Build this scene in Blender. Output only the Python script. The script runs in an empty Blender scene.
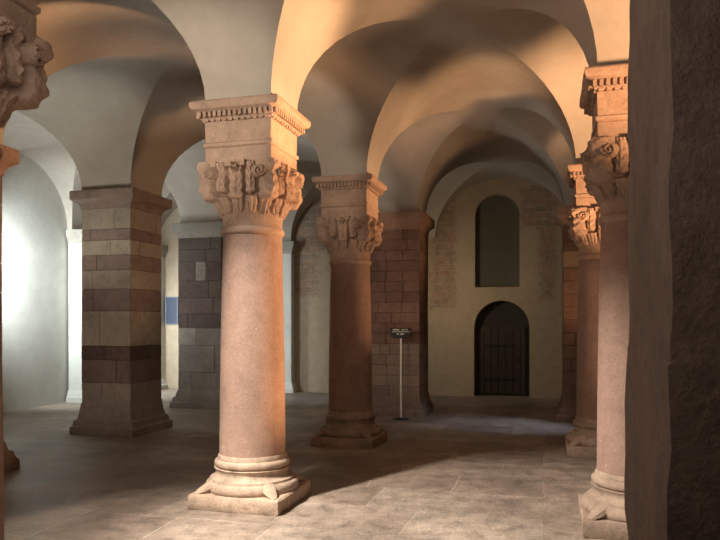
import bpy, bmesh, math, random
from mathutils import Vector, Matrix
random.seed(7)
PI = math.pi
SC = bpy.context.scene
COL = SC.collection

# ------------------------------------------------------------------ helpers
def link(name, bm, mat, parent=None, smooth=None):
    me = bpy.data.meshes.new(name)
    bmesh.ops.recalc_face_normals(bm, faces=bm.faces[:])
    bm.to_mesh(me); bm.free()
    for m in (mat if isinstance(mat, (list, tuple)) else [mat]):
        me.materials.append(m)
    o = bpy.data.objects.new(name, me); COL.objects.link(o)
    if smooth is not None:
        for p in me.polygons: p.use_smooth = True
        try: me.set_sharp_from_angle(angle=math.radians(smooth))
        except Exception: pass
    if parent: o.parent = parent
    return o

def thing(name, label, cat, loc=(0, 0, 0), rz=0.0, group=None):
    o = bpy.data.objects.new(name, None); COL.objects.link(o)
    o.empty_display_size = .2
    o.location = loc; o.rotation_euler = (0, 0, rz)
    o['label'] = label; o['category'] = cat
    if group: o['group'] = group
    return o

def dup(root, loc, label, rz=None):
    r = root.copy(); COL.objects.link(r); r.location = loc; r['label'] = label
    if rz is not None: r.rotation_euler = (0, 0, rz)
    for ch in list(root.children):
        c = ch.copy(); COL.objects.link(c); c.parent = r
        for g in list(ch.children):
            d = g.copy(); COL.objects.link(d); d.parent = c
    return r

def struct(o):
    o['kind'] = 'structure'; return o

def box(bm, x0, x1, y0, y1, z0, z1, M=None):
    vs = [bm.verts.new((x, y, z)) for z in (z0, z1) for x, y in ((x0, y0), (x1, y0), (x1, y1), (x0, y1))]
    if M is not None:
        for v in vs: v.co = M @ v.co
    fs = []
    for q in ((0, 3, 2, 1), (4, 5, 6, 7), (0, 1, 5, 4), (1, 2, 6, 5), (2, 3, 7, 6), (3, 0, 4, 7)):
        fs.append(bm.faces.new([vs[i] for i in q]))
    return vs, fs

def loft(bm, rings, cap=True, close=True):
    vr = [[bm.verts.new(p) for p in r] for r in rings]
    n = len(vr[0])
    for a, b in zip(vr, vr[1:]):
        for i in range(n if close else n - 1):
            j = (i + 1) % n
            bm.faces.new((a[i], a[j], b[j], b[i]))
    if cap:
        bm.faces.new(vr[0][::-1]); bm.faces.new(vr[-1])
    return vr

def lathe(bm, prof, n=56):
    return loft(bm, [[(r * math.cos(2 * PI * i / n), r * math.sin(2 * PI * i / n), z) for i in range(n)] for r, z in prof])

def sqring(h, z, k=6, rough=0.0):
    """square ring with k segments a side; optional worn irregularity"""
    pts = []
    for s in range(4):
        c, d = math.cos(s * PI / 2), math.sin(s * PI / 2)
        for i in range(k):
            x, y = h, -h + 2 * h * i / k
            pts.append((c * x - d * y + random.uniform(-rough, rough), d * x + c * y + random.uniform(-rough, rough), z + random.uniform(-rough, rough) * .4))
    return pts

def sqloft(bm, prof, k=8, rough=0.0):
    return loft(bm, [sqring(h, z, k, rough) for h, z in prof])

def tube(bm, pts, rad, n=8):
    pts = [Vector(p) for p in pts]
    rings = []
    for i, p in enumerate(pts):
        t = (pts[min(i + 1, len(pts) - 1)] - pts[max(i - 1, 0)]).normalized()
        up = Vector((0, 0, 1)) if abs(t.z) < .95 else Vector((1, 0, 0))
        a = t.cross(up).normalized(); b = t.cross(a).normalized()
        r = rad[i] if isinstance(rad, (list, tuple)) else rad
        ra, rb = r if isinstance(r, tuple) else (r, r)
        rings.append([p + a * ra * math.cos(2 * PI * k / n) + b * rb * math.sin(2 * PI * k / n) for k in range(n)])
    loft(bm, rings)

# ------------------------------------------------------------------ materials
def nodes(name):
    m = bpy.data.materials.new(name); m.use_nodes = True
    nt = m.node_tree; nt.nodes.clear()
    out = nt.nodes.new('ShaderNodeOutputMaterial'); b = nt.nodes.new('ShaderNodeBsdfPrincipled')
    nt.links.new(b.outputs[0], out.inputs[0])
    return m, nt, b

def N(nt, t, **kw):
    n = nt.nodes.new(t)
    for k, v in kw.items():
        if k.startswith('i_'):
            n.inputs[k[2:].replace('_', ' ')].default_value = v
        else: setattr(n, k, v)
    return n

def noise(nt, vec, scale, detail=6, rough=.6):
    n = N(nt, 'ShaderNodeTexNoise'); n.inputs['Scale'].default_value = scale
    n.inputs['Detail'].default_value = detail; n.inputs['Roughness'].default_value = rough
    nt.links.new(vec, n.inputs['Vector']); return n.outputs['Fac']

def ramp(nt, fac, stops):
    r = N(nt, 'ShaderNodeValToRGB'); e = r.color_ramp.elements
    while len(e) < len(stops): e.new(.5)
    for x, (p, c) in zip(e, stops):
        x.position = p; x.color = (c if len(c) == 4 else (*c, 1)) if not isinstance(c, float) else (c, c, c, 1)
    nt.links.new(fac, r.inputs[0]); return r.outputs[0]

def mix(nt, a, b, fac, mode='MIX'):
    m = N(nt, 'ShaderNodeMix', data_type='RGBA', blend_type=mode)
    for sock, val in ((m.inputs[0], fac), (m.inputs[6], a), (m.inputs[7], b)):
        if hasattr(val, 'links'): nt.links.new(val, sock)
        elif isinstance(val, (int, float)): sock.default_value = val
        else: sock.default_value = (*val, 1)
    return m.outputs[2]

def math_(nt, op, a, b=None, c=None, clamp=False):
    m = N(nt, 'ShaderNodeMath', operation=op, use_clamp=clamp)
    for s, v in zip(m.inputs, (a, b, c)):
        if v is None: continue
        if hasattr(v, 'links'): nt.links.new(v, s)
        else: s.default_value = v
    return m.outputs[0]

def bump(nt, b, h, strength=.4, dist=.02):
    n = N(nt, 'ShaderNodeBump'); n.inputs['Strength'].default_value = strength; n.inputs['Distance'].default_value = dist
    nt.links.new(h, n.inputs['Height']); nt.links.new(n.outputs[0], b.inputs['Normal'])

def stone(name, col, var=.35, attr=False, bs=.5, streak=False, light=None, rough=.9, pit=.55):
    m, nt, b = nodes(name)
    pos = N(nt, 'ShaderNodeNewGeometry').outputs['Position']
    big = noise(nt, pos, 1.7, 5); mid = noise(nt, pos, 9, 8, .7); fine = noise(nt, pos, 60, 4, .7)
    if attr:
        a = N(nt, 'ShaderNodeAttribute', attribute_name='Col'); base = a.outputs['Color']
    else: base = col
    k = ramp(nt, mid, [(.25, 1 - var), (.5, 1.0), (.78, 1 + var * .55)])
    c = mix(nt, base, k, 1.0, 'MULTIPLY')
    c = mix(nt, c, ramp(nt, big, [(.3, 1 - var * .7), (.7, 1 + var * .35)]), 1.0, 'MULTIPLY')
    c = mix(nt, c, ramp(nt, fine, [(.3, .78), (.7, 1.16)]), .8, 'MULTIPLY')
    pits = noise(nt, pos, 28, 3, .5)
    c = mix(nt, c, (.62, .52, .43), ramp(nt, pits, [(.70, 0.0), (.76, pit)]))
    if light:
        c = mix(nt, c, light, ramp(nt, noise(nt, pos, 3.2, 6, .65), [(.56, 0.0), (.68, .7)]))
    nt.links.new(c, b.inputs['Base Color']); b.inputs['Roughness'].default_value = rough
    try: b.inputs['Specular IOR Level'].default_value = .2
    except Exception: pass
    h = math_(nt, 'ADD', math_(nt, 'MULTIPLY', mid, .7), math_(nt, 'MULTIPLY', fine, .3))
    bump(nt, b, h, bs, .025)
    return m

def plaster(name, col, var=.14):
    m, nt, b = nodes(name)
    pos = N(nt, 'ShaderNodeNewGeometry').outputs['Position']
    big = noise(nt, pos, .8, 5); mid = noise(nt, pos, 5, 8, .7); fine = noise(nt, pos, 45, 4, .6)
    c = mix(nt, col, ramp(nt, big, [(.3, 1 - var), (.7, 1 + var * .5)]), 1.0, 'MULTIPLY')
    c = mix(nt, c, ramp(nt, mid, [(.3, 1 - var * .6), (.7, 1 + var * .3)]), 1.0, 'MULTIPLY')
    nt.links.new(c, b.inputs['Base Color']); b.inputs['Roughness'].default_value = .95
    h = math_(nt, 'ADD', math_(nt, 'MULTIPLY', mid, .5), math_(nt, 'MULTIPLY', fine, .3))
    bump(nt, b, h, .22, .02)
    return m

def plain(name, col, rough=.6, metal=0.0):
    m, nt, b = nodes(name)
    pos = N(nt, 'ShaderNodeNewGeometry').outputs['Position']
    c = mix(nt, col, ramp(nt, noise(nt, pos, 14, 4), [(.3, .85), (.7, 1.12)]), 1.0, 'MULTIPLY')
    nt.links.new(c, b.inputs['Base Color']); b.inputs['Roughness'].default_value = rough; b.inputs['Metallic'].default_value = metal
    return m

ANG = -math.radians(15.0)
EC = Vector((math.cos(ANG), math.sin(ANG), 0)); ER = Vector((-math.sin(ANG), math.cos(ANG), 0))

def grid_coords(nt):
    pos = N(nt, 'ShaderNodeNewGeometry').outputs['Position']
    mp = N(nt, 'ShaderNodeMapping'); mp.vector_type = 'POINT'
    mp.inputs['Rotation'].default_value = (0, 0, -ANG)
    nt.links.new(pos, mp.inputs['Vector']); return pos, mp.outputs[0]

def floor_mat():
    m, nt, b = nodes('floor_slabs')
    pos, g = grid_coords(nt)
    wob = N(nt, 'ShaderNodeTexNoise'); wob.inputs['Scale'].default_value = 1.3
    nt.links.new(g, wob.inputs['Vector'])
    sub = N(nt, 'ShaderNodeVectorMath', operation='SCALE'); sub.inputs[3].default_value = .10
    nt.links.new(wob.outputs['Color'], sub.inputs[0])
    add = N(nt, 'ShaderNodeVectorMath', operation='ADD')
    nt.links.new(g, add.inputs[0]); nt.links.new(sub.outputs[0], add.inputs[1])
    br = N(nt, 'ShaderNodeTexBrick'); nt.links.new(add.outputs[0], br.inputs['Vector'])
    br.offset = .42; br.squash = .8; br.squash_frequency = 3
    for k, v in (('Scale', 1.0), ('Mortar Size', .007), ('Mortar Smooth', .4), ('Bias', 0.0), ('Brick Width', 1.05), ('Row Height', .72)):
        br.inputs[k].default_value = v
    br.inputs['Color1'].default_value = (.38, .31, .25, 1); br.inputs['Color2'].default_value = (.255, .196, .155, 1)
    br.inputs['Mortar'].default_value = (.40, .34, .28, 1)
    mid = noise(nt, pos, 5, 8, .7); fine = noise(nt, pos, 40, 5, .7)
    c = mix(nt, br.outputs['Color'], ramp(nt, mid, [(.30, .5), (.5, 1.0), (.72, 1.3)]), 1.0, 'MULTIPLY')
    c = mix(nt, c, ramp(nt, noise(nt, pos, 1.1, 5, .7), [(.35, .66), (.65, 1.15)]), 1.0, 'MULTIPLY')
    c = mix(nt, c, ramp(nt, fine, [(.3, .72), (.7, 1.22)]), .9, 'MULTIPLY')
    nt.links.new(c, b.inputs['Base Color'])
    nt.links.new(ramp(nt, mid, [(.3, .42), (.7, .68)]), b.inputs['Roughness'])
    try: b.inputs['Specular IOR Level'].default_value = .35
    except Exception: pass
    h = math_(nt, 'SUBTRACT', math_(nt, 'ADD', math_(nt, 'MULTIPLY', mid, .5), math_(nt, 'MULTIPLY', fine, .2)), math_(nt, 'MULTIPLY', br.outputs['Fac'], .5))
    bump(nt, b, h, .4, .02)
    return m

def endwall_mat():
    """plaster with bare rubble masonry showing where the render is lost"""
    m, nt, b = nodes('endwall_plaster_and_rubble')
    tc = N(nt, 'ShaderNodeTexCoord').outputs['Object']           # wall-local: x along the wall, z up
    sep = N(nt, 'ShaderNodeSeparateXYZ'); nt.links.new(tc, sep.inputs[0])
    x, z = sep.outputs['X'], sep.outputs['Z']
    big = noise(nt, tc, 1.2, 4); mid = noise(nt, tc, 5, 8, .7); fine = noise(nt, tc, 40, 4, .6)
    pl = mix(nt, (.42, .335, .235), ramp(nt, mid, [(.3, .85), (.7, 1.08)]), 1.0, 'MULTIPLY')
    # rubble
    cmb = N(nt, 'ShaderNodeCombineXYZ'); nt.links.new(x, cmb.inputs[0]); nt.links.new(z, cmb.inputs[1])
    wob = N(nt, 'ShaderNodeTexNoise'); wob.inputs['Scale'].default_value = 4; nt.links.new(tc, wob.inputs['Vector'])
    sc_ = N(nt, 'ShaderNodeVectorMath', operation='SCALE'); sc_.inputs[3].default_value = .16; nt.links.new(wob.outputs['Color'], sc_.inputs[0])
    ad = N(nt, 'ShaderNodeVectorMath', operation='ADD'); nt.links.new(cmb.outputs[0], ad.inputs[0]); nt.links.new(sc_.outputs[0], ad.inputs[1])
    br = N(nt, 'ShaderNodeTexBrick'); nt.links.new(ad.outputs[0], br.inputs['Vector'])
    for k, v in (('Scale', 1.0), ('Mortar Size', .018), ('Mortar Smooth', .5), ('Brick Width', .34), ('Row Height', .15)):
        br.inputs[k].default_value = v
    br.inputs['Color1'].default_value = (.36, .225, .15, 1); br.inputs['Color2'].default_value = (.27, .205, .15, 1); br.inputs['Mortar'].default_value = (.34, .28, .21, 1)
    rub = mix(nt, br.outputs['Color'], ramp(nt, mid, [(.28, .55), (.5, 1.0), (.75, 1.3)]), 1.0, 'MULTIPLY')
    # where: (x0,x1,z0,z1) patches with ragged edges
    rag = math_(nt, 'MULTIPLY', math_(nt, 'SUBTRACT', mid, .5), 1.0)
    mask = None
    for x0, x1, z0, z1 in ((-.02, .62, 1.9, 4.55), (2.35, 2.75, 2.1, 4.5), (1.95, 2.75, 3.6, 4.6), (-3.3, -2.55, 2.2, 4.6), (-2.75, -1.9, 3.2, 4.6)):
        dx = math_(nt, 'SUBTRACT', (x1 - x0) / 2, math_(nt, 'ABSOLUTE', math_(nt, 'SUBTRACT', x, (x0 + x1) / 2)))
        dz = math_(nt, 'SUBTRACT', (z1 - z0) / 2, math_(nt, 'ABSOLUTE', math_(nt, 'SUBTRACT', z, (z0 + z1) / 2)))
        d = math_(nt, 'ADD', math_(nt, 'MINIMUM', dx, dz), rag)
        k = math_(nt, 'MULTIPLY', d, 12.0, clamp=True)
        mask = k if mask is None else math_(nt, 'MAXIMUM', mask, k)
    c = mix(nt, pl, rub, mask)
    nt.links.new(c, b.inputs['Base Color']); b.inputs['Roughness'].default_value = .95
    h = math_(nt, 'ADD', math_(nt, 'MULTIPLY', mid, .5), math_(nt, 'MULTIPLY', math_(nt, 'MULTIPLY', br.outputs['Fac'], mask), -.6))
    bump(nt, b, h, .5, .03)
    return m

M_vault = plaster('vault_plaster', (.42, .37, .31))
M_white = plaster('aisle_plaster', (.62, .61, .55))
M_wall = endwall_mat()
M_floor = floor_mat()
M_shaft = stone('shaft_red_sandstone', (.335, .22, .17), .26, bs=.35)
M_cap = stone('capital_sandstone', (.42, .29, .215), .3, bs=.5)
M_base = stone('base_sandstone', (.44, .325, .245), .45, bs=.8)
M_pier = stone('pier_courses', (.3, .2, .15), .3, attr=True, bs=.5)
M_dark = stone('pier_dark_stone', (.235, .165, .13), .35, bs=.7, light=(.26, .20, .16), pit=.0)
M_brown = stone('pier_abacus_stone', (.30, .20, .16), .3, bs=.5)
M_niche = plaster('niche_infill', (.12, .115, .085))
M_wood = None
def wood():
    m, nt, b = nodes('door_wood')
    tc = N(nt, 'ShaderNodeTexCoord').outputs['Object']
    mp = N(nt, 'ShaderNodeMapping'); mp.inputs['Scale'].default_value = (14, 14, 1.2); nt.links.new(tc, mp.inputs[0])
    g = noise(nt, mp.outputs[0], 2.5, 6)
    nt.links.new(ramp(nt, g, [(.3, (.022, .016, .011)), (.7, (.06, .042, .028))]), b.inputs['Base Color'])
    b.inputs['Roughness'].default_value = .65; bump(nt, b, g, .3, .01); return m
M_wood = wood()
M_black = plain('sign_black', (.012, .012, .012), .5)
M_text = plain('sign_lettering', (.75, .72, .66), .6)
M_metal = plain('sign_post_steel', (.75, .69, .6), .5, 0)
M_blue = plain('panel_blue', (.03, .04, .075), .6)

# ------------------------------------------------------------------ layout (metres; camera stands at the origin)
EYE = 1.59
TOP = 3.5        # top of every abacus: the vaults spring here
RISE = 1.27
S = {}           # (i, j) -> (x, y, half size of the springer)
def setp(i, j, x, y, h): S[(i, j)] = (x, y, h)
r_ = Vector((.80, 3.02)); 
A1 = Vector((-1.02, 6.12)); B2 = Vector((-.21, 9.12)); R1 = Vector((2.12, 5.34)); R2 = Vector((2.91, 8.42))
setp(0, 1, *A1, .305); setp(0, 2, *B2, .305); setp(1, 1, *R1, .305); setp(1, 2, *R2, .305)
setp(0, 0, -2.0, 3.14, .305); setp(0, 3, .60, 12.16, .40); setp(1, 0, 1.258, 1.91, .40); setp(1, 3, 3.76, 11.40, .40)
setp(0, -1, -2.6, .06, .15); setp(1, -1, .52, -.70, .15); setp(0, 4, 1.42, 15.17, .15); setp(1, 4, 4.54, 14.40, .15)
setp(-1, 2, -3.62, 10.12, .40); setp(-1, 3, -3.03, 13.3, .42); setp(-1, 1, -4.44, 7.1, .40); setp(-1, 0, -5.2, 4.0, .3); setp(-1, -1, -6.0, .95, .15)
setp(-1, 4, -1.86, 16.0, .15)
setp(-2, 2, -6.92, 11.05, .15); setp(-2, 3, -6.1, 14.05, .15); setp(-2, 4, -5.3, 16.86, .15); setp(-2, 1, -7.7, 8.05, .15); setp(-2, 0, -8.5, 5.05, .15); setp(-2, -1, -9.3, 2.0, .15)
for j in range(-1, 5):
    x, y, h = S[(1, j)]; setp(2, j, x + 3.12, y - .80, .15)

# ------------------------------------------------------------------ groin vaults
NV = 28
def tk(k): return .5 - .5 * math.cos(PI * k / NV)
def hk(k): return RISE * math.sin(PI * k / NV)
def inset(i, j, si, sj):
    x, y, h = S[(i, j)]
    hx = h if -2 < i < 2 else h
    p = Vector((x, y, 0)) + EC * (si * h) + ER * (sj * h)
    return p
def build_vault():
    bm = bmesh.new()
    def lerp4(c, u, v):
        return (c[0] * (1 - u) + c[1] * u) * (1 - v) + (c[3] * (1 - u) + c[2] * u) * v
    for i in range(-2, 2):
        for j in range(-1, 4):
            c = [inset(i, j, 1, 1), inset(i + 1, j, -1, 1), inset(i + 1, j + 1, -1, -1), inset(i, j + 1, 1, -1)]
            for side in range(4):
                # web: along the side k runs, inward l runs to the diagonal
                rows = []
                for l in range(NV // 2 + 1):
                    row = {}
                    for k in range(l, NV - l + 1):
                        a, b = tk(k), tk(l)
                        u, v = ((a, b), (1 - b, a), (1 - a, 1 - b), (b, 1 - a))[side]
                        p = lerp4(c, u, v); p.z = TOP + hk(k)
                        row[k] = bm.verts.new(p)
                    rows.append(row)
                for l in range(NV // 2):
                    a, b = rows[l], rows[l + 1]
                    for k in range(l, NV - l):
                        if k in b and k + 1 in b: bm.faces.new((a[k], a[k + 1], b[k + 1], b[k]))
                        elif k + 1 in b: bm.faces.new((a[k], a[k + 1], b[k + 1]))
                        elif k in b: bm.faces.new((a[k], a[k + 1], b[k]))
    # soffit strips between neighbouring bays
    def strip(p0, p1, q0, q1):
        va = []; 
        for k in range(NV + 1):
            t = tk(k); P = p0.lerp(p1, t); Q = q0.lerp(q1, t); P.z = Q.z = TOP + hk(k)
            va.append((bm.verts.new(P), bm.verts.new(Q)))
        for a, b in zip(va, va[1:]): bm.faces.new((a[0], b[0], b[1], a[1]))
    for (i, j) in S:
        if (i + 1, j) in S:
            strip(inset(i, j, 1, 1), inset(i + 1, j, -1, 1), inset(i, j, 1, -1), inset(i + 1, j, -1, -1))
        if (i, j + 1) in S:
            strip(inset(i, j, 1, 1), inset(i, j + 1, 1, -1), inset(i, j, -1, 1), inset(i, j + 1, -1, -1))
    bmesh.ops.remove_doubles(bm, verts=bm.verts[:], dist=1e-4)
    # groins stay crisp: no welding of normals across them
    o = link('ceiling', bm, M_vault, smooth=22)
    return struct(o)
build_vault()

# ------------------------------------------------------------------ floor and walls
def P2(i, j): return Vector((S[(i, j)][0], S[(i, j)][1]))
bm = bmesh.new()
cs = [P2(-2, -1) + Vector((-1.5, -1.5)), P2(2, -1) + Vector((1.5, -2)), P2(2, 4) + Vector((1.5, 1)), P2(-2, 4) + Vector((-1.5, 2.5))]
loft(bm, [[(p.x, p.y, -.25) for p in cs], [(p.x, p.y, 0) for p in cs]])
struct(link('floor', bm, M_floor))

def wall_slab(name, a, b, mat, out=.35, ztop=5.3):
    """solid wall from a to b (plan points); its inner face is the line a-b, thickness to the right of a->b"""
    d = (b - a); n = Vector((d.y, -d.x)).normalized() * out
    bm = bmesh.new()
    q = [a, b, b + n, a + n]
    loft(bm, [[(p.x, p.y, -.02) for p in q], [(p.x, p.y, ztop) for p in q]])
    return struct(link(name, bm, mat))

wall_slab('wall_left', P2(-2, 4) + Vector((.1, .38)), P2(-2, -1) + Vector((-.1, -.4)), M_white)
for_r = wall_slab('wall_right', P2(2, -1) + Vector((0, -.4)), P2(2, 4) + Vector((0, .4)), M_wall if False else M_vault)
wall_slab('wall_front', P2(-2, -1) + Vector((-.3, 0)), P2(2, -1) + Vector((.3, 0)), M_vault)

# end wall with two arched recesses, built in wall-local coordinates (x along EC, -y towards the viewer)
W0 = Vector((1.42, 15.17))                      # local origin on the wall line
wa = P2(-2, 4); wb = P2(2, 4)
wd = (wb - wa).normalized(); WANG = math.atan2(wd.y, wd.x)
W0 = wa + wd * (W0 - wa).dot(wd)
def wall_x(px):
    """distance along the wall from W0 at which the view ray of column px meets it"""
    k = (px - 366) / 680.0
    # W0 + t wd : X = k Y
    return (k * W0.y - W0.x) / (wd.x - k * wd.y)
def arch_loop(x0, x1, z0, z1, n=14):
    r = (x1 - x0) / 2; cx = (x0 + x1) / 2
    pts = [(x0, z0), (x1, z0)]
    for k in range(n + 1):
        a = PI * k / n
        pts.append((cx + r * math.cos(a), z1 - r + r * math.sin(a)))
    return pts
zpx = lambda y, Y: EYE + (324 - y) / 680 * Y
nx0, nx1 = wall_x(475), wall_x(519.5); dx0, dx1 = wall_x(474), wall_x(529.5)
Yw = W0.y + wd.y * (nx0 + nx1) / 2
NICHE = arch_loop(nx0, nx1, zpx(287, Yw), zpx(193.5, Yw))
DOOR = arch_loop(dx0, dx1, 0.0, zpx(300.5, Yw))
def end_wall():
    bm = bmesh.new()
    L0, L1 = -(W0 - wa).length - .4, (wb - W0).length + .4
    outer = [(L0, -.02), (dx0, -.02), (dx0, 0.0)]
    def ring(pts): return [bm.verts.new((x, 0, z)) for x, z in pts]
    # outline runs round the doorway so it stays open at the floor
    d = DOOR
    outline = [(L0, 0), d[0]] + [p for p in reversed(d[2:])] + [d[1], (L1, 0), (L1, 5.3), (L0, 5.3)]
    ol = ring(outline); hl = ring(NICHE)
    es = []
    for loop in (ol, hl):
        for a, b in zip(loop, loop[1:] + loop[:1]):
            if (a.co - b.co).length > 1e-6: es.append(bm.edges.new((a, b)))
    bmesh.ops.triangle_fill(bm, use_beauty=True, edges=es)
    # reveals
    def reveal(pts, dep, closed):
        f = [bm.verts.new((x, 0, z)) for x, z in pts]; g = [bm.verts.new((x, dep, z)) for x, z in pts]
        n = len(pts)
        for i in range(n):
            j = (i + 1) % n
            if not closed and i == 0: continue
            bm.faces.new((f[i], f[j], g[j], g[i]))
    reveal(NICHE, .28, True); reveal(DOOR, .42, False)
    bmesh.ops.remove_doubles(bm, verts=bm.verts[:], dist=1e-4)
    # back of the wall
    vs = [bm.verts.new(p) for p in ((L0, .6, 0), (L1, .6, 0), (L1, .6, 5.3), (L0, .6, 5.3))]
    bm.faces.new(vs)
    o = link('wall_back', bm, M_wall); o.location = (W0.x, W0.y, 0); o.rotation_euler = (0, 0, WANG)
    return struct(o)
end_wall()
# blocked window: the flat dark infill of the upper recess
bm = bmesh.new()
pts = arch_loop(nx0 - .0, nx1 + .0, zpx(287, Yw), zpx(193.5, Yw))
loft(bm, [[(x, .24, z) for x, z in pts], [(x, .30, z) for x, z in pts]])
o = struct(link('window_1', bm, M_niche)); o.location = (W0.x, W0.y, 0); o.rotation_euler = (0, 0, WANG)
# doorway: dark back, frame and plank door
M4 = Matrix.Translation((W0.x, W0.y, 0)) @ Matrix.Rotation(WANG, 4, 'Z')
droot = bpy.data.objects.new('door_1', None); COL.objects.link(droot); droot.location = (W0.x, W0.y, 0); droot.rotation_euler = (0, 0, WANG)
droot['kind'] = 'structure'
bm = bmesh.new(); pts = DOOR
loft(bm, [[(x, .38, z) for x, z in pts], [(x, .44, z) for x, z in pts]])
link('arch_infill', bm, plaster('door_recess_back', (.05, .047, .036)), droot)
dm = (dx0 + dx1) / 2; dw = .40; dh = 1.42
bm = bmesh.new()
for k in range(5):
    x0 = dm - dw + 2 * dw * k / 5
    box(bm, x0 + .006, x0 + 2 * dw / 5 - .006, .325, .36, .03, dh)
link('door_leaf', bm, M_wood, droot)
bm = bmesh.new()
box(bm, dm - dw - .10, dm - dw - .005, .30, .38, 0, dh + .10); box(bm, dm + dw + .005, dm + dw + .10, .30, .38, 0, dh + .10); box(bm, dm - dw - .005, dm + dw + .005, .30, .38, dh + .005, dh + .10)
link('door_frame', bm, M_wood, droot)
bm = bmesh.new()
for z in (.35, 1.1): box(bm, dm - dw + .02, dm + dw - .10, .312, .325, z - .03, z + .03)
link('hinge_strap', bm, plain('wrought_iron', (.02, .02, .02), .5, .6), droot)
bm = bmesh.new(); 
tube(bm, [(dm + dw - .08 + .03 * math.cos(a), .30, .80 + .045 * math.sin(a)) for a in [k * PI / 6 for k in range(13)]], .008, 6)
link('handle', bm, plain('ring_iron', (.03, .028, .025), .5, .6), droot)

# ------------------------------------------------------------------ columns
def bell_ring(rad, z, p, n=48):
    pts = []
    for k in range(n):
        a = 2 * PI * k / n; c, s = math.cos(a), math.sin(a)
        d = (abs(c) ** p + abs(s) ** p) ** (-1.0 / p)
        pts.append((rad * d * c, rad * d * s, z))
    return pts

def sstep(a, b, x):
    t = min(max((x - a) / (b - a), 0), 1); return t * t * (3 - 2 * t)

def capital_mesh():
    """bell carved with an upper register of drooping acanthus leaves and corner scrolls over a ring of small leaves"""
    bm = bmesh.new(); n = 320; rows = 84; zA, zB = 2.44, 2.972
    rnd = random.Random(3)
    wob = {k: (rnd.uniform(-.012, .012), rnd.uniform(.9, 1.1), rnd.uniform(-2, 2)) for k in range(64)}
    def R(th, z):
        q = int(math.floor((th + 45) / 90.0)) % 4
        f = (th + 45) % 90 - 45
        p = 2 + 5 * sstep(2.60, 2.84, z)
        rad = .262 + .012 * sstep(2.46, 2.6, z) + .032 * sstep(2.58, 2.92, z)
        c, s_ = math.cos(math.radians(th)), math.sin(math.radians(th))
        d = (abs(c) ** p + abs(s_) ** p) ** (-1.0 / p)
        base = rad * d; h = 0.0
        # lower ring: eight leaves rising from the bell
        for k, fc in enumerate((-45, -22.5, 0, 22.5, 45)):
            wv = wob[(q * 5 + k) % 64]
            t = (z - 2.545 - wv[0]) / .125
            if 0 < t < 1.25:
                W = 10.5 * (math.sqrt(max(0, 1 - (1 - min(t * 1.5, 1)) ** 2)) * .65 + .35) * (.85 + .15 * abs(math.sin(7 * t)))
                x = (f - fc) / W
                if abs(x) < 1:
                    v = (.015 + .045 * t) * (1 - .3 * x * x) * (1 - sstep(.92, 1, abs(x))) * (1 - sstep(1.0, 1.25, t)) + .006 * math.cos(x * 9)
                    h = max(h, v)
        # upper register
        for k, (fc, zb, W0_, H) in enumerate(((0, 2.665, 14, .088), (-22, 2.70, 8.5, .072), (22, 2.70, 8.5, .072), (-45, 2.645, 15, .120), (45, 2.645, 15, .120))):
            wv = wob[(q * 7 + k + 21) % 64]
            if abs(fc) == 45: wv = wob[50 + ((q + (1 if fc > 0 else 0)) % 4)]
            zb += wv[0]; t = (z - zb) / (2.955 - zb)
            if 0 <= t <= 1.1:
                round_ = math.sqrt(max(0, 1 - (1 - min(t / .16, 1)) ** 2))
                W = W0_ * wv[1] * (.30 + .70 * round_) * (1 - .22 * min(t, 1)) * (.84 + .16 * abs(math.sin(3.5 * PI * t + .4)))
                x = (f - fc - (wv[2] if abs(fc) != 45 else 0)) / W
                if abs(x) < 1:
                    prof = sstep(-.02, .05, t) * (1.0 - .42 * sstep(.22, .7, t) + .30 * sstep(.72, .95, t))
                    v = H * prof * (1 - .28 * x * x) * (1 - sstep(.86, 1, abs(x)))
                    v += .011 * math.exp(-(x / .16) ** 2) + .008 * math.cos(7 * PI * t - abs(x) * 6) * (1 - abs(x))
                    h = max(h, v)
        # scrolls beside the corners
        for sg in (-1, 1):
            dx = (f - sg * 31.5) / 90 * .78; dz = z - 2.885
            dd = math.hypot(dx, dz)
            if dd < .058:
                an = math.atan2(dz, dx * sg)
                g = .5 + .5 * math.cos(2 * PI * dd / .026 - an)
                v = (.075 + .028 * g) * (1 - sstep(.050, .058, dd)); h = max(h, v)
        # rosette in the middle of each face below the slab
        dd = math.hypot(f / 90 * .66, z - 2.925)
        if dd < .045: h = max(h, (.10 + .015 * math.cos(6 * math.atan2(z - 2.925, f / 90 * .66))) * (1 - sstep(.034, .045, dd)))
        return base + h + .0025 * math.sin(th * 1.7 + z * 90)
    rings = []
    for i in range(rows + 1):
        z = zA + (zB - zA) * i / rows; ring = []
        for k in range(n):
            th = 360.0 * k / n; r = R(th, z); ring.append((r * math.cos(math.radians(th)), r * math.sin(math.radians(th)), z))
        rings.append(ring)
    loft(bm, rings)
    for k in range(4):
        M = Matrix.Rotation(k * PI / 2, 4, 'Z')
        for y0, y1, xx in ((-.345, -.185, .352), (-.09, .09, .372), (.185, .345, .352)):
            box(bm, .22, xx, y0, y1, 2.935, 2.985, M)
    return bm

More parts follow.
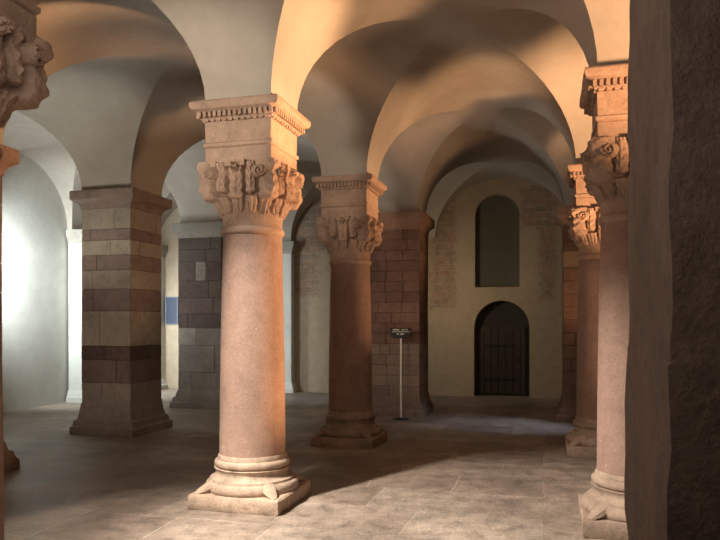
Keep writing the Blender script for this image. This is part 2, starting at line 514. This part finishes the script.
def column(label, loc):
    t = thing('column', label, 'column', (loc[0], loc[1], 0), ANG, 'sandstone columns carrying the vaults')
    bm = bmesh.new(); sqloft(bm, [(.40, -.01), (.415, .01), (.415, .115), (.405, .128)], 8, .004)
    link('plinth', bm, M_base, t, smooth=40)
    bm = bmesh.new()
    prof = [(.30, .12), (.395, .12)]
    prof += [(.385 + .028 * math.cos(a), .165 + .045 * math.sin(a)) for a in [(-PI / 2 + PI * k / 7) for k in range(8)]]
    prof += [(.378, .215), (.374, .235)]
    prof += [(.352 - .02 * math.sin(PI * k / 5) - .018 * k / 5, .24 + .075 * k / 5) for k in range(6)]
    prof += [(.338, .322), (.318, .328)]
    prof += [(.308 + .028 * math.cos(a), .362 + .034 * math.sin(a)) for a in [(-PI / 2 + PI * k / 7) for k in range(8)]]
    prof += [(.306, .398), (.306, .425), (.298, .44)]
    vr = lathe(bm, prof)
    # corner spurs from the lower torus onto the plinth
    for k in range(4):
        a = PI / 4 + k * PI / 2; c, s = math.cos(a), math.sin(a)
        pts = [Vector((c * q, s * q, z)) for q, z in ((.36, .185), (.42, .165), (.48, .142), (.525, .125))]
        tube(bm, pts, [(.075, .05), (.062, .04), (.045, .028), (.018, .012)], 8)
    link('base', bm, M_base, t, smooth=35)
    bm = bmesh.new()
    prof = []
    for k in range(15):
        u = k / 14; prof.append((.293 - .031 * u + .005 * math.sin(PI * u), .43 + 1.945 * u))
    lathe(bm, [(.26, .42)] + prof)
    link('shaft', bm, M_shaft, t, smooth=40)
    bm = bmesh.new()
    lathe(bm, [(.24, 2.372)] + [(.262 + .024 * math.cos(a), 2.408 + .034 * math.sin(a)) for a in [(-PI / 2 + PI * k / 8) for k in range(9)]] + [(.24, 2.444)])
    link('necking_ring', bm, M_cap, t, smooth=40)
    link('capital', capital_mesh(), M_cap, t, smooth=38)
    bm = bmesh.new()
    sqloft(bm, [(.29, 2.97), (.306, 2.975), (.308, 3.105), (.300, 3.115), (.318, 3.122), (.322, 3.15), (.306, 3.16), (.308, 3.355)], 8, .0025)
    link('impost_block', bm, M_cap, t, smooth=30)
    bm = bmesh.new()
    sqloft(bm, [(.30, 3.345), (.325, 3.35), (.33, 3.362), (.338, 3.366), (.345, 3.405), (.375, 3.425), (.392, 3.43), (.405, 3.452), (.408, 3.485), (.40, 3.50)], 8, .003)
    for k in range(4):
        R = Matrix.Rotation(k * PI / 2, 4, 'Z')
        nD = 15
        for q in range(nD):
            y = -.352 + .704 * (q + .5) / nD
            vs, fs = box(bm, .33, .372, y - .014, y + .014, 3.366, 3.412, R)
        # little crown of beads below the teeth
        for q in range(11):
            y = -.31 + .62 * (q + .5) / 11
            box(bm, .305, .334, y - .018, y + .018, 3.335, 3.358, R)
    link('abacus', bm, M_cap, t, smooth=30)
    return t

colA = column('large red sandstone column in the centre-left foreground with a fully lit carved capital', S[(0, 1)])
dup(colA, (S[(0, 2)][0], S[(0, 2)][1], 0), 'second sandstone column behind the foreground one, in front of the brick-red pier with the sign')
dup(colA, (S[(1, 1)][0], S[(1, 1)][1], 0), 'nearer right-hand column, half hidden behind the big dark pier at the right edge')
dup(colA, (S[(1, 2)][0], S[(1, 2)][1], 0), 'farther right-hand column, standing just left of and behind the nearer right-hand one')
dup(colA, (S[(0, 0)][0], S[(0, 0)][1], 0), 'red sandstone column cut off by the left edge of the picture, nearest to the viewer')

# ------------------------------------------------------------------ piers
def pier(label, x, y, h, courses, ab=.09, mat_ab=M_brown, rz=ANG, base_h=.34, flare=.12, group='square masonry piers', seams=None):
    """courses: [(z0, z1, colour or [colour per block])...] from the base to the abacus"""
    t = thing('pier', label, 'pier', (x, y, 0), rz, group)
    bm = bmesh.new()
    c0 = courses[0][2]; c0 = c0[0] if isinstance(c0, list) else c0
    lay = bm.loops.layers.float_color.new('Col')
    sqloft(bm, [(h + flare, -.01), (h + flare, .10), (h + flare - .01, .115), (h + flare * .75, .125), (h + flare * .62, .20), (h + flare * .35, .22), (h + flare * .22, .29), (h + .005, base_h), (h - .02, base_h)], 8, .006)
    for f in bm.faces:
        for l in f.loops: l[lay] = (*c0, 1)
    link('base', bm, M_pier, t, smooth=30)
    bm = bmesh.new(); lay = bm.loops.layers.float_color.new('Col')
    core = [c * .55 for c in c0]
    for z0, z1, cols in courses:
        for s in range(4):
            R = Matrix.Rotation(s * PI / 2, 4, 'Z')
            if isinstance(cols, list): n = len(cols); cc = cols
            else: n = 2 if (z1 - z0) < .2 else 1; n = 2; cc = None
            cut = [-h] + sorted(random.uniform(-.75, .75) * h for _ in range(n - 1)) + [h]
            if n > 1 and min(b - a for a, b in zip(cut, cut[1:])) < .2 * h: cut = [-h + 2 * h * q / n for q in range(n + 1)]
            for q in range(n):
                col = Vector(cc[q]) if cc else Vector(cols) * random.uniform(.93, 1.07)
                d = random.uniform(-.004, .004); g = .004
                # block face with chamfered edges
                a, b = cut[q] + g, cut[q + 1] - g
                e0, e1 = (cut[q], cut[q + 1])
                X0 = h + d; Xi = h - .014
                vo = [R @ Vector(p) for p in ((Xi, e0 if q else -Xi, z0), (Xi, e1 if q < n - 1 else Xi, z0), (Xi, e1 if q < n - 1 else Xi, z1), (Xi, e0 if q else -Xi, z1))]
                aa = a if q else -h + .002; bb = b if q < n - 1 else h - .002
                vi = [R @ Vector(p) for p in ((X0, aa, z0 + g), (X0, bb, z0 + g), (X0, bb, z1 - g), (X0, aa, z1 - g))]
                O = [bm.verts.new(p) for p in vo]; I = [bm.verts.new(p) for p in vi]
                fs = [bm.faces.new(I)]
                for w in range(4):
                    fs.append(bm.faces.new((O[w], O[(w + 1) % 4], I[(w + 1) % 4], I[w])))
                for kf, f in enumerate(fs):
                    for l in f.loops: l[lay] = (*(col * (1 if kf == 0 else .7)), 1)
    z0, z1 = courses[0][0], courses[-1][1]
    ring = [[bm.verts.new(p) for p in sqring(h - .016, z, 1)] for z in (z0 - .02, z1 + .01)]
    for q in range(4):
        f = bm.faces.new((ring[0][q], ring[0][(q + 1) % 4], ring[1][(q + 1) % 4], ring[1][q]))
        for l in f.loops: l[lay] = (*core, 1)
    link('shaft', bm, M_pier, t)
    bm = bmesh.new(); zt = TOP; zb = courses[-1][1]; H = zt - zb
    sqloft(bm, [(h - .02, zb - .01), (h + .012, zb), (h + .014, zb + .15 * H), (h + ab * .35, zb + .3 * H), (h + ab * .8, zb + .42 * H), (h + ab, zb + .47 * H), (h + ab * 1.05, zb + .52 * H), (h + ab * 1.05, zt - .012), (h + ab * 1.0, zt)], 8, .004)
    link('abacus', bm, mat_ab, t, smooth=30)
    return t

def zs(ys, Y): return [EYE + (324 - y) / 680 * Y for y in ys]
# banded pier: heights read off its front edge
tan, lt, red, drk, mid_ = (.33, .275, .22), (.37, .31, .245), (.255, .19, .16), (.14, .095, .078), (.29, .23, .185)
Yp = 9.72
zz = zs([405, 383, 360, 346, 311, 289, 270, 255, 240, 229, 208], Yp)
cols = [mid_, [(.20, .14, .112), (.18, .125, .10)], [(.12, .08, .064), (.15, .10, .08)], [lt, (.37, .30, .23)], [(.24, .175, .155), (.25, .182, .155)], lt, red, lt, (.235, .17, .145), tan]
pier('broad square pier on the left, banded in alternating dark and light stone courses', S[(-1, 2)][0], S[(-1, 2)][1], .40,
     [(a, b, c) for a, b, c in zip(zz, zz[1:], cols)], ab=.11, mat_ab=stone('banded_pier_abacus', (.27, .20, .165), .3, bs=.5), base_h=zz[0] + .01, flare=.12)
Yp = 12.95
zz = zs([390, 372, 345, 328, 314, 298, 281, 262, 250, 238], Yp)
gr = (.25, .21, .175)
cols = [gr, [gr, (.23, .19, .155)], [(.33, .28, .23), gr], (.12, .085, .07), (.14, .095, .08), (.12, .082, .068), [(.12, .085, .07), (.27, .23, .19), (.11, .075, .063)], (.11, .08, .068), (.11, .08, .066)]
pier('darker banded pier seen between the broad left pier and the foreground column', S[(-1, 3)][0], S[(-1, 3)][1], .45,
     [(a, b, c) for a, b, c in zip(zz, zz[1:], cols)], ab=.11, mat_ab=stone('grey_abacus', (.28, .245, .20), .25, bs=.5))
# brick-red pier behind the sign
def brickish(z0, z1, n, lo, hi):
    out = []
    for k in range(n):
        a, b = z0 + (z1 - z0) * k / n, z0 + (z1 - z0) * (k + 1) / n
        c1 = Vector(lo).lerp(Vector(hi), random.random()); c2 = Vector(lo).lerp(Vector(hi), random.random()); c3 = Vector(lo).lerp(Vector(hi), random.random())
        out.append((a, b, [tuple(c1), tuple(c2), tuple(c3)]))
    return out
cr = brickish(.34, 1.25, 5, (.24, .175, .135), (.33, .25, .19)) + brickish(1.25, 3.22, 11, (.20, .115, .082), (.275, .16, .115))
pier('brick-red square pier behind the small sign stand', S[(0, 3)][0], S[(0, 3)][1], .44, cr, ab=.10, mat_ab=stone('warm_abacus', (.34, .20, .135), .25, bs=.5), base_h=.35, flare=.085)
cr = brickish(.40, 2.50, 10, (.19, .115, .08), (.26, .165, .115)) + [(2.5, 2.78, (.36, .25, .16))] + brickish(2.78, 3.22, 3, (.15, .09, .07), (.2, .12, .09))
pier('narrow-looking brown brick pier glimpsed left of the right-hand columns near the end wall', S[(1, 3)][0], S[(1, 3)][1], .44, cr, ab=.10, mat_ab=stone('warm_abacus_right', (.38, .25, .17), .25, bs=.5), base_h=.41, flare=.12)
cr = brickish(.34, 3.2, 9, (.15, .11, .09), (.25, .18, .14))
pier('square pier at the far left behind the column cut off by the left edge', S[(-1, 1)][0], S[(-1, 1)][1], .40, cr, ab=.11)
# big dark pier at the right edge, stepped near the foot
t = thing('pier', 'big dark rough stone pier filling the right edge of the picture', 'pier', (S[(1, 0)][0], S[(1, 0)][1], 0), ANG, 'square masonry piers')
H = .45
bm = bmesh.new(); sqloft(bm, [(H + .09, -.01), (H + .09, .16), (H + .06, .2), (H + .03, .30), (H + .0, .34)], 12, .006); link('base', bm, M_dark, t, smooth=30)
bm = bmesh.new(); sqloft(bm, [(H - .01, .33)] + [(H + .004 * math.sin(k), .34 + 1.15 * k / 12) for k in range(13)] + [(H - .006, 1.50)] + [(H - .008, 1.52 + 1.7 * k / 16) for k in range(17)], 10, .006)
link('shaft', bm, M_dark, t, smooth=30)
bm = bmesh.new(); sqloft(bm, [(H - .03, 3.2), (H + .0, 3.21), (H + .01, 3.27), (H + .08, 3.34), (H + .10, 3.36), (H + .10, 3.5)], 8, .004); link('abacus', bm, M_dark, t, smooth=30)

# ------------------------------------------------------------------ half pillars on the aisle walls
def respond(label, x, y, rz, w=.15, dep=.22, mat=M_white):
    """flat pilaster against a wall; local -y looks into the room"""
    t = thing('pilaster', label, 'pilaster', (x, y, 0), rz, 'pale pilasters on the aisle walls')
    bm = bmesh.new(); box(bm, -w, w, -dep, -.001, .22, 3.24); bmesh.ops.bevel(bm, geom=bm.edges[:], offset=.01, segments=2, affect='EDGES'); link('shaft', bm, mat, t)
    def tiers(name, tr, m):
        bm = bmesh.new()
        rings = [[(-w - e, -.001, z), (-w - e, -dep - e, z), (w + e, -dep - e, z), (w + e, -.001, z)] for e, z in tr]
        loft(bm, rings); link(name, bm, m, t)
    tiers('impost', [(-.02, 3.22), (.01, 3.225), (.015, 3.28), (.05, 3.34), (.075, 3.37), (.08, 3.4), (.08, 3.5)], M_greyst)
    tiers('base', [(.07, -.01), (.07, .1), (.05, .12), (.03, .18), (.005, .24)], mat)
    return t
M_greyst = stone('impost_grey', (.36, .33, .28), .2, bs=.4)
def on_wall(px, off=0):
    s = wall_x(px); p = W0 + wd * s; return p.x, p.y
x, y = on_wall(289)
respond('pale pilaster on the end wall, just right of the foreground column', x, y, WANG, w=.14)
x, y = on_wall(160.5)
respond('white pilaster in the narrow gap between the two banded piers', x, y, WANG, w=.13)
wl = (P2(-2, 4) - P2(-2, -1)).normalized(); LANG = math.atan2(wl.y, wl.x)
respond('bluish white pilaster on the outer aisle wall left of the broad banded pier', S[(-2, 3)][0] + .085, S[(-2, 3)][1], LANG, w=.2, dep=.32)

# ------------------------------------------------------------------ small things
# blue panel hanging on the aisle end wall
px0, py0 = on_wall(172.5)
t = thing('wall_panel', 'small blue panel hung on the white aisle wall between the banded piers', 'panel', (px0, py0, 1.60), WANG)
bm = bmesh.new(); box(bm, -.15, .15, -.035, -.002, 0, .64); bmesh.ops.bevel(bm, geom=bm.edges[:], offset=.006, segments=2, affect='EDGES'); link('board', bm, M_blue, t)
bm = bmesh.new()
for x0, x1, z0, z1 in ((-.165, -.145, -.02, .66), (.145, .165, -.02, .66), (-.145, .145, -.02, .003), (-.145, .145, .637, .66)): box(bm, x0, x1, -.042, -.002, z0, z1)
link('frame', bm, plain('panel_frame', (.12, .14, .2), .5), t)

# sign stand before the brick-red pier
t = thing('sign_stand', 'small black sign with white lettering on a thin pale post before the brick-red pier', 'sign', (.585, 11.36, 0), ANG * .4)
bm = bmesh.new(); lathe(bm, [(.02, -.002), (.14, 0), (.14, .012), (.05, .022), (.02, .03)], 28); link('foot', bm, M_black, t, smooth=40)
bm = bmesh.new(); lathe(bm, [(.016, .02), (.016, 1.36)], 14); link('post', bm, M_metal, t, smooth=40)
bo = bpy.data.objects.new('board', None)
bm = bmesh.new()
pr = [(-.175, -.045), (-.12, -.085), (.12, -.085), (.175, -.045), (.175, .085), (-.175, .085)]
loft(bm, [[(x, -.012, z) for x, z in pr], [(x, .012, z) for x, z in pr]])
board = link('board', bm, M_black, t); board.location = (0, -.03, 1.44); board.rotation_euler = (-math.radians(18), 0, 0)
bm = bmesh.new()
def dashes(z, h, runs):
    for x0, n, w in runs:
        x = x0
        for k in range(n):
            ww = w * random.uniform(.7, 1.1)
            box(bm, x, x + ww * .72, -.0155, -.0118, z, z + h * random.uniform(.8, 1)); x += ww
dashes(.042, .026, [(-.135, 6, .021), (.012, 3, .018), (.082, 2, .018)])
box(bm, -.15, .15, -.0155, -.0118, .012, .022)
dashes(-.035, .026, [(-.065, 2, .018), (-.015, 4, .02)])
link('lettering', bm, M_text, board)

# ------------------------------------------------------------------ lights
def area(name, loc, tgt, size, power, col, spread=PI, sy=None):
    L = bpy.data.lights.new(name, 'AREA'); L.energy = power; L.color = col; L.size = size; L.spread = spread
    if sy: L.shape = 'RECTANGLE'; L.size_y = sy
    o = bpy.data.objects.new(name, L); COL.objects.link(o); o.location = loc
    o.rotation_euler = (Vector(tgt) - Vector(loc)).to_track_quat('-Z', 'Y').to_euler(); return o
def spot(name, loc, tgt, power, col, ang, blend=.3, size=.2):
    L = bpy.data.lights.new(name, 'SPOT'); L.energy = power; L.color = col; L.spot_size = math.radians(ang); L.spot_blend = blend; L.shadow_soft_size = size
    o = bpy.data.objects.new(name, L); COL.objects.link(o); o.location = loc
    o.rotation_euler = (Vector(tgt) - Vector(loc)).to_track_quat('-Z', 'Y').to_euler(); return o

WARM = (1.0, .55, .28); DAY = (1.0, .91, .80); COOL = (.88, .97, 1.0)
spot('daylight_on_floor', (-2.6, 3.9, 4.35), (.35, 5.0, 0), 2500, DAY, 58, .7, .1)
spot('daylight_on_floor_left', (-3.7, 2.3, 4.2), (-1.75, 5.0, 0), 900, DAY, 30, .5, .15)
spot('daylight_on_column', (-3.4, 2.6, 2.6), (-1.45, 6.0, 3.5), 680, (1, .87, .72), 33, .7, .3)
spot('warm_lamp_on_column', (3.3, 6.35, 1.5), (-1.3, 6.1, 2.1), 1500, WARM, 46, .5, .15)
spot('warm_lamp_on_web', (3.3, 6.2, 1.4), (-.6, 5.95, 3.85), 2600, WARM, 24, .7, .2)
spot('warm_lamp_on_right_column', (3.3, 2.9, 2.3), (2.40, 4.9, 3.6), 1150, WARM, 42, .4, .25)
spot('warm_lamp_second_column', (4.1, 9.4, 1.3), (-.3, 9.1, 2.6), 420, WARM, 38, .6, .2)
spot('warm_lamp_second_web', (4.0, 9.7, 1.2), (.1, 9.05, 3.85), 800, WARM, 28, .7, .2)
spot('warm_lamp_second_right', (3.7, 5.9, 1.6), (2.75, 8.1, 3.65), 1050, WARM, 43, .6, .2)
spot('warm_fill_second_right_shaft', (3.7, 5.9, 1.4), (2.75, 8.1, 1.5), 130, (1, .66, .44), 44, .8, .2)  # extra spot added to brighten the farther right column's shaft
spot('fill_on_brick_pier', (-.06, 9.95, 1.7), (.45, 11.7, 1.5), 22, (1, .82, .66), 95, 1, .15)  # added fill, out of sight behind the second column, brightens the brick-red pier
spot('warm_lamp_third', (4.6, 10.4, 1.1), (.8, 12.0, 3.7), 170, WARM, 40, .7, .2)
spot('warm_lamp_third_right', (4.6, 10.2, 1.1), (3.6, 11.2, 3.6), 70, WARM, 60, .7, .2)
area('end_bay_fill', (1.02, 13.0, 2.2), (1.9, 15.0, 2.4), .35, 13, (1, .78, .52), math.radians(165))  # added fill hidden behind the brick-red pier, lifts the end wall
area('aisle_window', (-6.75, 11.6, 1.7), (-4.0, 11.2, 3.6), 1.0, 110, COOL, math.radians(120), 1.2)
area('aisle_fill_near', (-6.5, 11.2, 2.6), (-5.9, 15.5, 2.2), .9, 140, COOL, math.radians(120), 1.5)  # no window here: fill added along the aisle to brighten its pilaster and wall
area('aisle_end_window', (-5.7, 14.6, 2.2), (-3.6, 16.3, .9), .8, 75, COOL, math.radians(110), 1.4)
spot('aisle_light_on_vault', (-6.0, 6.8, 1.1), (-3.9, 9.5, 3.8), 330, (1, .98, .86), 48, .8, .4)
spot('fill_on_banded_pier', (-3.3, 4.4, 2.3), (-3.6, 9.7, 1.7), 230, DAY, 42, .8, .4)  # fill lamp added at left front to lift the banded pier
spot('cool_floor_glow', (5.0, 9.2, 2.6), (2.2, 10.7, 0), 300, (.60, .74, 1.0), 30, .8, .2)
spot('cool_floor_glow_far', (-4.8, 15.0, 2.3), (-1.5, 14.2, 0), 330, (.60, .76, 1.0), 26, .8, .2)
area('soft_fill', (-1.0, 1.2, 2.9), (0, 8, 2.6), 2.0, 26, (1, .90, .80))

w = bpy.data.worlds.new('World'); SC.world = w; w.use_nodes = True
w.node_tree.nodes['Background'].inputs[0].default_value = (.5, .5, .48, 1); w.node_tree.nodes['Background'].inputs[1].default_value = .05

# ------------------------------------------------------------------ camera
cam = bpy.data.cameras.new('Camera'); co = bpy.data.objects.new('Camera', cam); COL.objects.link(co)
cam.sensor_width = 36; cam.lens = 34.0; cam.shift_x = -6 / 720; cam.shift_y = 54 / 720; cam.clip_start = .05
co.location = (0, 0, EYE); co.rotation_euler = (PI / 2, 0, 0)
SC.camera = co
SC.view_settings.view_transform = 'Standard'
SC.view_settings.look = 'None'
